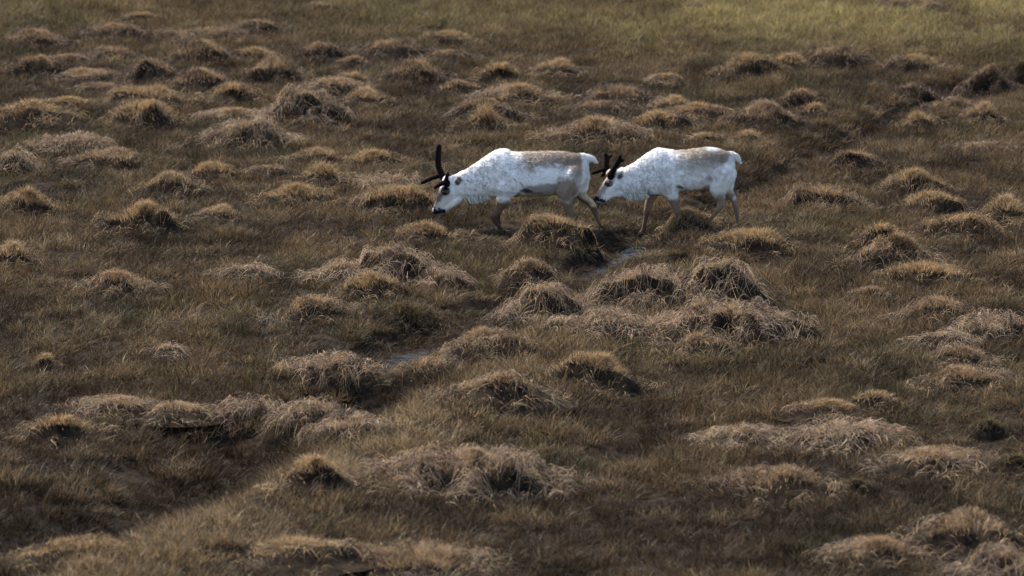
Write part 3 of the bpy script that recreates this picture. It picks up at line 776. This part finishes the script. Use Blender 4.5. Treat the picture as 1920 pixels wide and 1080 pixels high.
p = N('ShaderNodeBsdfPrincipled'); p.inputs['Base Color'].default_value = (.009, .006, .006, 1); p.inputs['Roughness'].default_value = .95
p.inputs['Sheen Weight'].default_value = 0.0; p.inputs['Sheen Tint'].default_value = (.3, .25, .25, 1); p.inputs['Specular IOR Level'].default_value = .06
no_ = N('ShaderNodeTexNoise'); no_.inputs['Scale'].default_value = 60; bp = N('ShaderNodeBump'); bp.inputs['Strength'].default_value = .6; bp.inputs['Distance'].default_value = .006
L(no_.outputs[0], bp.inputs['Height']); L(bp.outputs[0], p.inputs['Normal']); L(p.outputs[0], out.inputs[0])
M_EYE, nt, out = new_mat('dark_eye'); p = nt.nodes.new('ShaderNodeBsdfPrincipled'); p.inputs['Base Color'].default_value = (.006, .004, .003, 1)
p.inputs['Roughness'].default_value = .25; p.inputs['Specular IOR Level'].default_value = .25; nt.links.new(p.outputs[0], out.inputs[0])

def lay(c, colr, m):
    m = np.clip(m, 0, 1)[:, None]; return c * (1 - m) + np.array(colr) * m
def blob(zx, zy, cx, cy, rx, ry, soft=.35, rot=0.0, s=0, amp=.35):
    c, sn = math.cos(rot), math.sin(rot); dx, dy = zx - cx, zy - cy
    u = (dx * c + dy * sn) / rx; v = (-dx * sn + dy * c) / ry
    d = np.sqrt(u * u + v * v) + amp * (fbm(zx / 28, zy / 28, s, 3) - .5) * 2
    return sstep(1 + soft, 1 - soft, d)
WHITE = (.88, .855, .815); SADDLE = (.235, .17, .115); BROWN = (.135, .088, .068); CREAM = (.50, .42, .29); NOSE = (.012, .012, .018)

def paint1(zx, zy, y, no):
    c = np.tile(WHITE, (len(zx), 1)).astype(float)
    nz = fbm(zx / 40, zy / 30, 3, 4) - .5; fine = fbm(zx / 9, zy / 7, 9, 3)
    # grey-brown saddle
    edge = np.interp(zx, [950, 1040, 1120, 1250, 1380, 1460, 1560, 1660], [175, 330, 350, 290, 285, 295, 330, 400]) + nz * 90
    sad = sstep(45, -45, zy - edge + (fine - .5) * 90) * sstep(930, 1130, zx + (zy - 200) * -.35 + nz * 170 + (fine - .5) * 70) * sstep(1685, 1620, zx + nz * 30 + (fine - .5) * 50)
    c = lay(c, SADDLE, sad * (.86 + .9 * (fine - .42)))
    c = lay(c, (.17, .12, .08), blob(zx, zy, 1560, 235, 110, 55, .6, 0, 4) * .6 * (y < 9))
    # haunch
    c = lay(c, (.25, .18, .12), blob(zx, zy, 1500, 500, 110, 130, .35, .25, 6) * .9)
    c = lay(c, (.30, .23, .165), blob(zx, zy, 1598, 345, 55, 95, .5, 0, 7, .15) * .75)
    # belly bands, then underside and crease shade painted into the coat
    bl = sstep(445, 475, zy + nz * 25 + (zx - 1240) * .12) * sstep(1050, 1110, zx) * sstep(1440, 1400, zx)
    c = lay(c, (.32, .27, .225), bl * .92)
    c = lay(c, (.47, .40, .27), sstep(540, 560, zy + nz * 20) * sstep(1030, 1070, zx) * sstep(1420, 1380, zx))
    c = lay(c, (.05, .038, .03), sstep(598, 612, zy + nz * 14) * sstep(1030, 1070, zx) * sstep(1420, 1380, zx) * .85)  # dark line under the belly, shade put into the coat colour
    c = lay(c, (.035, .028, .025), blob(zx, zy, 1110, 525, 62, 20, .3, .12, 8, .9) * .95)  # dark gap behind the shoulder, crease shade painted on
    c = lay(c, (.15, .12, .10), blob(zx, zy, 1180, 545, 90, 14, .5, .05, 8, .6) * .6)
    c = lay(c, (.06, .05, .04), blob(zx, zy, 1020, 575, 22, 42, .4, .7, 8) * .8)  # armpit behind the foreleg, darkened in the colour as shade
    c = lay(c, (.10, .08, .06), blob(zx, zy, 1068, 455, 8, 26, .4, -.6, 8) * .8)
    c = lay(c, (.33, .30, .27), blob(zx, zy, 870, 545, 110, 30, .5, .15, 9) * .55)
    # legs
    leg = sstep(600, 660, zy + nz * 30) * (zx > 760) * (zx < 1060)
    c = lay(c, (.14, .085, .055), leg); c = lay(c, (.06, .036, .026), leg * sstep(730, 800, zy) * .8)
    c = lay(c, (.5, .4, .3), blob(zx, zy, 872, 612, 14, 16) * .7)
    hl = sstep(560, 660, zy + nz * 40) * (zx > 1400)
    c = lay(c, (.19, .13, .085), hl * sstep(0.02, -.03, y))
    c = lay(c, CREAM, sstep(540, 580, zy) * sstep(0, .03, y) * (zx > 1540))
    c = lay(c, (.14, .085, .055), sstep(0, .03, y) * (zx > 1400) * sstep(0, 30, zy - 640 - (zx - 1700) * .6))
    c = lay(c, (.55, .40, .30), blob(zx, zy, 1755, 685, 24, 22) * sstep(0, .03, y))
    c = lay(c, (.78, .77, .74), sstep(1630, 1665, zx + nz * 40) * sstep(545, 520, zy) * .9)
    # head
    dn = (zx - 300) * .745 + (zy - 560) * .67                      # across the head, minus = nose bridge
    hd = sstep(400, 350, zx + nz * 20)
    c = lay(c, (.48, .44, .40), hd * .45)
    c = lay(c, (.22, .155, .125), hd * sstep(88, 25, dn + nz * 50) * .9 * sstep(500, 540, zy))
    c = lay(c, (.07, .05, .055), hd * sstep(46, 12, dn + nz * 30) * .8 * sstep(540, 600, zy))
    c = lay(c, (.66, .62, .54), blob(zx, zy, 345, 660, 50, 55, .5) * .7)
    c = lay(c, (.004, .004, .004), blob(zx, zy, 335, 537, 45, 47, .12, 0, 2, .1))
    c = lay(c, (.10, .075, .07), blob(zx, zy, 345, 465, 38, 34, .3))
    mz = sstep(-16, 20, (zy - 696) + (zx - 250) * -.1 + (fbm(zx / 16, zy / 16, 91, 2) - .5) * 70) * (zx < 340)
    c = lay(c, NOSE, mz)
    c = lay(c, (.42, .40, .42), blob(zx, zy, 210, 722, 14, 18, .3, 0, 2, .2) * .8); c = lay(c, (.30, .29, .31), blob(zx, zy, 280, 762, 36, 7, .4, -.3) * .7)
    c = lay(c, (.09, .07, .065), blob(zx, zy, 455, 436, 26, 48, .3, .2) * (np.abs(y) > .05) * .95)
    # moulting flecks in the mane
    fl = sstep(.56, .72, fbm(zx / 13 + zy / 26, zy / 13 - zx / 40, 13, 3)) * blob(zx, zy, 720, 380, 330, 130, .4, -.35)
    c = lay(c, (.30, .27, .255), fl * .8 * sstep(.38, .62, fbm(zx / 70, zy / 60, 303, 2)))
    c = lay(c, (.50, .48, .46), sstep(.50, .68, fbm(zx / 24, zy / 18, 71, 3)) * blob(zx, zy, 700, 420, 360, 150, .5, -.3) * .55)
    cr = sstep(.035, .012, np.abs(fbm(zx / 55, zy / 42, 23, 3) - .5)) * sstep(560, 500, zy) * sstep(430, 520, zx) * sstep(1080, 1000, zx)  # crevice lines between coat folds, their shade painted in
    c = lay(c, (.26, .25, .25), cr * .7)
    fl2 = sstep(.70, .78, fbm(zx / 8, zy / 8, 33, 2)) * sstep(450, 420, zy) * (zx > 1000) * (zx < 1640)
    c = lay(c, (.16, .13, .12), fl2 * .5)
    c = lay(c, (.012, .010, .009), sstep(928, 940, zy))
    return np.clip(c, .004, .90)

def paint2(zx, zy, y, no):
    c = np.tile(WHITE, (len(zx), 1)).astype(float)
    nz = fbm(zx / 40, zy / 30, 103, 4) - .5; fine = fbm(zx / 9, zy / 7, 109, 3)
    edge = np.interp(zx, [860, 960, 1040, 1150, 1300, 1400, 1480], [150, 330, 345, 330, 310, 290, 260]) + nz * 90
    sad = sstep(50, -50, zy - edge + (fine - .5) * 90) * sstep(840, 1060, zx + (zy - 150) * -.35 + nz * 190 + (fine - .5) * 70) * sstep(1505, 1430, zx + nz * 30 + (fine - .5) * 50)
    c = lay(c, (.30, .235, .17), sad * (.84 + .9 * (fine - .42)))
    c = lay(c, (.22, .165, .12), blob(zx, zy, 1300, 200, 190, 42, .6, .05, 104) * .6)
    c = lay(c, (.72, .72, .72), blob(zx, zy, 1300, 138, 60, 14, .5) * .8)
    c = lay(c, (.45, .41, .37), blob(zx, zy, 1360, 330, 110, 60, .6, 0, 106) * .5)
    c = lay(c, (.45, .43, .41), blob(zx, zy, 840, 440, 60, 130, .6, .1, 107) * .45)
    c = lay(c, (.45, .37, .27), sstep(505, 530, zy + nz * 22) * sstep(960, 990, zx) * sstep(1300, 1260, zx) * .9)
    c = lay(c, (.11, .07, .05), sstep(525, 550, zy + nz * 14 - (zx - 1100) * .03) * sstep(975, 1000, zx) * sstep(1270, 1240, zx) * .9)
    c = lay(c, (.04, .03, .028), blob(zx, zy, 1000, 485, 42, 15, .4, .25, 108, .8) * .9)  # dark crease behind the shoulder, its shade painted on
    c = lay(c, (.05, .04, .04), blob(zx, zy, 690, 555, 9, 42, .4, .1, 112, .5) * .9)  # creases between neck and shoulder, drawn as painted shade
    c = lay(c, (.16, .14, .14), blob(zx, zy, 655, 510, 8, 40, .4, -.1, 112, .6) * .7)
    c = lay(c, (.13, .11, .11), blob(zx, zy, 1245, 500, 38, 35, .4, -.4, 108) * .7)
    c = lay(c, (.03, .025, .025), blob(zx, zy, 770, 588, 95, 18, .4, .08, 108) * .95)  # shadow under the chest, put into the coat colour
    c = lay(c, (.14, .12, .13), blob(zx, zy, 1275, 400, 30, 24, .6, 0, 111, .7) * .7)
    leg = sstep(575, 635, zy + nz * 30) * (zx > 520) * (zx < 1040)
    c = lay(c, (.20, .13, .09), leg); c = lay(c, (.07, .042, .032), leg * sstep(720, 790, zy) * .7)
    c = lay(c, (.30, .22, .17), leg * sstep(700, 730, zx) * sstep(800, 730, zx) * .5)
    hl = sstep(500, 620, zy + nz * 40) * (zx > 1150)
    c = lay(c, (.26, .185, .125), hl); c = lay(c, (.14, .088, .056), sstep(650, 760, zy) * (zx > 1150) * .8)
    c = lay(c, (.62, .58, .53), blob(zx, zy, 1525, 628, 16, 22) * .8)
    dn = (zx - 275) * .82 + (zy - 540) * .57
    hd = sstep(400, 350, zx + nz * 20)
    c = lay(c, (.30, .22, .18), hd * sstep(30, -15, dn + nz * 40) * .9)
    c = lay(c, (.46, .39, .32), hd * sstep(-42, -66, dn) * .8 * (zy > 400))
    c = lay(c, (.006, .005, .005), blob(zx, zy, 312, 470, 40, 30, .15, -.2, 102, .1))
    c = lay(c, (.10, .08, .08), blob(zx, zy, 330, 400, 34, 22, .3))
    mz = sstep(-14, 18, (zy - 590) + (zx - 200) * -.5 + (fbm(zx / 16, zy / 16, 92, 2) - .5) * 50) * (zx < 285)
    c = lay(c, NOSE, mz); c = lay(c, (.36, .36, .44), blob(zx, zy, 222, 652, 34, 7, .4, .2) * .8)
    c = lay(c, (.08, .065, .06), blob(zx, zy, 416, 384, 24, 44, .3, .3) * (np.abs(y) > .05) * .9)
    fl = sstep(.58, .74, fbm(zx / 11 + zy / 40, zy / 16, 113, 3)) * blob(zx, zy, 720, 370, 330, 170, .4, -.3)
    c = lay(c, (.36, .33, .31), fl * .6 * sstep(.42, .66, fbm(zx / 70, zy / 60, 403, 2)))
    c = lay(c, (.50, .47, .45), sstep(.48, .66, fbm(zx / 22, zy / 26, 171, 3)) * blob(zx, zy, 780, 420, 400, 180, .5, -.2) * .6)
    c = lay(c, (.50, .45, .40), sstep(.42, .6, fbm(zx / 26, zy / 22, 181, 3)) * blob(zx, zy, 1200, 360, 260, 110, .5) * .55)
    cr = sstep(.03, .010, np.abs(fbm(zx / 42, zy / 60, 123, 3) - .5)) * sstep(560, 500, zy) * sstep(430, 520, zx) * sstep(960, 900, zx)  # thin crevices of the neck coat, shade laid in as colour
    c = lay(c, (.30, .28, .28), cr * .75)
    c = lay(c, (.012, .010, .009), sstep(928, 940, zy))
    return np.clip(c, .004, .90)

YN = -.105; YF = .105
spec1 = dict(ox=1250, paint=paint1,
  trunk=[(1712, 300, 380, .02), (1690, 225, 470, .085), (1650, 195, 520, .13), (1590, 180, 560, .158), (1500, 168, 580, .172), (1400, 164, 592, .19), (1300, 165, 606, .21), (1200, 168, 612, .215),
         (1100, 170, 612, .21), (1000, 168, 612, .20), (930, 149, 618, .19), (880, 144, 618, .18), (800, 166, 612, .155), (740, 204, 600, .135), (680, 248, 600, .118),
         (600, 298, 602, .105), (540, 334, 606, .098), (480, 366, 610, .09), (430, 400, 590, .07)],
  head=[(500, 480, 112, .72), (452, 495, 112, .72), (395, 530, 104, .72), (350, 582, 92, .70), (312, 640, 72, .68), (278, 690, 57, .70), (258, 718, 50, .78), (245, 728, 42, .8)],
  extra=[(.8, (345, 600, 0, .08), (400, 640, 0, .06), (470, 600, 0, .07)),
         (1.0, (262, 735, 0, .035), (300, 733, 0, .036), (350, 695, 0, .046), (405, 655, 0, .052), (455, 615, 0, .055)),
         (.8, (1640, 240, 0, .075), (1700, 232, 0, .05), (1745, 238, 0, .034), (1782, 262, 0, .018)),
         (.4, (885, 420, YN + .045, .10), (895, 470, YN + .02, .115), (905, 520, YN - .0, .12)), (.4, (880, 330, YF - .035, .09), (890, 420, YF + .0, .13), (905, 520, YF + .0, .12)),
         (.45, (1590, 400, YN + .035, .12), (1560, 450, YN + .015, .135), (1500, 530, YN, .12)), (.45, (1620, 330, YF - .03, .11), (1620, 420, YF, .12), (1630, 520, YF, .10)),
         (1.0, (330, 450, -.035, .035), (350, 430, 0, .045), (330, 450, .035, .035))],
  legs=[[(900, 480, YN, .10), (900, 590, YN, .082), (872, 670, YN, .056), (835, 725, YN, .044), (800, 768, YN, .044), (816, 815, YN, .029), (855, 864, YN, .023), (900, 902, YN, .030), (935, 922, YN, .022)],
        [(900, 480, YF, .10), (885, 600, YF, .07), (858, 690, YF, .045), (838, 770, YF, .037), (845, 850, YF, .026), (848, 910, YF, .030), (826, 950, YF, .024)],
        [(1560, 400, YN, .15), (1500, 520, YN, .118), (1502, 610, YN, .078), (1518, 690, YN, .052), (1545, 755, YN, .040), (1530, 840, YN, .028), (1518, 910, YN, .030), (1496, 950, YN, .024)],
        [(1620, 420, YF, .13), (1622, 540, YF, .085), (1650, 610, YF, .062), (1705, 655, YF, .046), (1754, 703, YF, .043), (1788, 790, YF, .027), (1825, 880, YF, .024), (1845, 930, YF, .029), (1825, 962, YF, .024)]],
  ear=((436, 470), (474, 384)), eye=(335, 538, .054),
  antlers=[[[(352, 452, .045, .034), (325, 440, .06, .034), (300, 400, .08, .030), (270, 330, .10, .028), (262, 240, .12, .029), (272, 135, .13, .026)],
            [(300, 405, .08, .026), (240, 425, .085, .021), (180, 448, .09, .020), (112, 482, .095, .017)]],
           [[(358, 478, -.045, .034), (350, 462, -.06, .030), (345, 425, -.075, .020), (360, 374, -.085, .016)],
            [(352, 462, -.06, .030), (320, 462, -.07, .024), (275, 482, -.075, .020), (236, 508, -.075, .014)]]],
  mane=[(500, 596, .03), (540, 600, .07), (590, 600, .082), (640, 596, .075), (700, 596, .055), (745, 600, .03)])
spec2 = dict(ox=1000, paint=paint2,
  trunk=[(1522, 260, 340, .02), (1505, 205, 410, .085), (1465, 180, 480, .13), (1410, 152, 520, .155), (1340, 132, 535, .172), (1270, 126, 545, .19), (1190, 136, 550, .205), (1100, 146, 558, .21),
         (1000, 152, 565, .205), (930, 154, 580, .195), (860, 144, 594, .185), (800, 133, 598, .175), (740, 150, 594, .155), (680, 190, 588, .135), (600, 246, 584, .115),
         (540, 284, 584, .105), (480, 316, 580, .095), (430, 350, 560, .075)],
  head=[(470, 425, 104, .72), (425, 440, 104, .72), (375, 470, 98, .72), (325, 515, 88, .70), (283, 556, 72, .68), (245, 596, 58, .70), (222, 620, 50, .78), (210, 628, 42, .8)],
  extra=[(.8, (330, 545, 0, .075), (385, 560, 0, .06), (450, 545, 0, .07)),
         (1.0, (225, 640, 0, .033), (260, 630, 0, .038), (310, 595, 0, .046), (370, 565, 0, .052), (430, 545, 0, .055)),
         (.8, (1460, 215, 0, .065), (1510, 205, 0, .045), (1548, 225, 0, .034), (1572, 262, 0, .016)),
         (.4, (865, 400, YN + .045, .10), (880, 450, YN + .02, .11), (895, 500, YN - .0, .11)), (.4, (800, 320, YF - .03, .09), (780, 400, YF + .0, .12), (770, 520, YF + .0, .09)),
         (.45, (1425, 370, YN + .035, .115), (1405, 420, YN + .01, .125), (1370, 480, YN, .11)), (.45, (1440, 300, YF - .03, .10), (1440, 400, YF, .12), (1450, 490, YF, .09)),
         (1.0, (1290, 500, 0, .04), (1245, 520, 0, .038), (1215, 548, 0, .022)),
         (1.0, (312, 380, -.035, .035), (335, 368, 0, .045), (312, 380, .035, .035))],
  legs=[[(880, 450, YN, .11), (915, 555, YN, .082), (940, 630, YN, .058), (965, 705, YN, .046), (990, 775, YN, .037), (988, 860, YN, .026), (984, 925, YN, .030), (962, 955, YN, .024)],
        [(790, 470, YF, .10), (755, 570, YF, .068), (715, 650, YF, .052), (690, 735, YF, .044), (676, 800, YF, .028), (660, 870, YF, .024), (648, 928, YF, .031), (622, 958, YF, .024)],
        [(1410, 390, YN, .14), (1375, 500, YN, .108), (1372, 570, YN, .078), (1394, 622, YN, .052), (1392, 668, YN, .043), (1345, 735, YN, .028), (1285, 800, YN, .025), (1238, 850, YN, .028), (1205, 885, YN, .022)],
        [(1440, 420, YF, .12), (1448, 520, YF, .078), (1475, 590, YF, .056), (1518, 640, YF, .044), (1532, 700, YF, .036), (1552, 790, YF, .026), (1560, 860, YF, .024), (1562, 915, YF, .030), (1542, 945, YF, .024)]],
  ear=((396, 415), (440, 338)), eye=(312, 470, .052),
  antlers=[[[(315, 392, .045, .030), (300, 360, .06, .028), (290, 300, .075, .026), (296, 245, .085, .027), (282, 208, .09, .020)],
            [(296, 262, .083, .024), (312, 235, .09, .020), (336, 222, .095, .013)],
            [(290, 345, .065, .024), (240, 358, .075, .019), (162, 388, .085, .016)],
            [(290, 370, .055, .018), (262, 398, .06, .015), (250, 410, .06, .013)]],
           [[(335, 405, -.045, .034), (332, 388, -.055, .033), (368, 318, -.08, .026), (405, 245, -.10, .026), (418, 202, -.11, .019)],
            [(402, 255, -.10, .024), (432, 240, -.105, .018), (456, 232, -.11, .011)]]],
  mane=[(455, 572, .03), (480, 575, .06), (540, 578, .068), (600, 578, .065), (650, 580, .06), (690, 584, .03)])

HERD = 'reindeer walking across the bog'
def ground_row(zoom_ox, px0, U_=859.0):
    return (px0 + zoom_ox / 5.142 - 960) / px_scale(437)
x1 = ground_row(1250, 770); x2 = ground_row(1000, 1080)
yd = at(960, 437.7)[1]
zg1 = -.035; zg2 = -.035
reindeer(spec1, (x1, yd, zg1), 'lead white reindeer with one tall black antler, head low, white band on flank', HERD)
reindeer(spec2, (x2, yd, zg2), 'following white reindeer with short forked antlers, nose at the leader\'s hind leg', HERD)

# ------------------------------------------------------------------ odd stems that stand out
def sprig(px, py, stems, colr, nm, label, cat):
    x, y = at(px, py); z = float(ground_z(np.array([x]), np.array([y]))[0])
    P, Wd, cc = [], [], []
    for dx, dy, h, bend in stems:
        t = np.linspace(0, 1, 6); P.append(np.stack([dx + bend * t ** 1.8, np.full(6, dy), h * t - abs(bend) * .5 * t ** 3], 1)); Wd.append([.8, -.3, .5]); cc.append(np.array(colr) * random.uniform(.8, 1.15))
    V, Fq, Cc = ribbons(np.array(P), unit(np.array(Wd)), np.array(cc), np.full(len(P), .010), (1, .8, .1))
    o = bpy.data.objects.new(nm, raw_mesh(nm, V, Fq, Cc, M_CROWN)); C.objects.link(o); o.location = (x, y, z); tag(o, label, cat)
sprig(1192, 452, [(0, 0, .22, .02), (.02, .01, .16, .05), (-.02, 0, .13, -.03)], (.42, .40, .08), 'sedge_stem', 'upright yellow-green sedge blades in the ditch under the second reindeer', 'sedge')
sprig(1388, 372, [(0, 0, .20, -.02), (.02, 0, .15, .03), (-.02, 0, .12, -.02)], (.17, .26, .07), 'sedge_stem', 'small fresh green sedge blades behind the second reindeer hind legs', 'sedge')
sprig(685, 300, [(0, 0, .24, .09), (.02, 0, .20, -.07), (.03, 0, .18, .10), (-.02, 0, .15, -.08)], (.34, .33, .10), 'sedge_stem', 'arching yellow-green sedge clump behind the greenish tussock left of antlers', 'sedge')
sprig(735, 345, [(0, 0, .14, .22), (.06, 0, .15, .16), (.1, .02, .10, -.14)], (.52, .42, .25), 'dry_stalk', 'pale bent dry stalks just left of the tall antler', 'stalk')
sprig(862, 452, [(0, 0, .10, -.16), (0, 0, .05, -.10)], (.55, .45, .30), 'dry_stalk', 'pale broken stalk lying on grass below the lead reindeer throat', 'stalk')
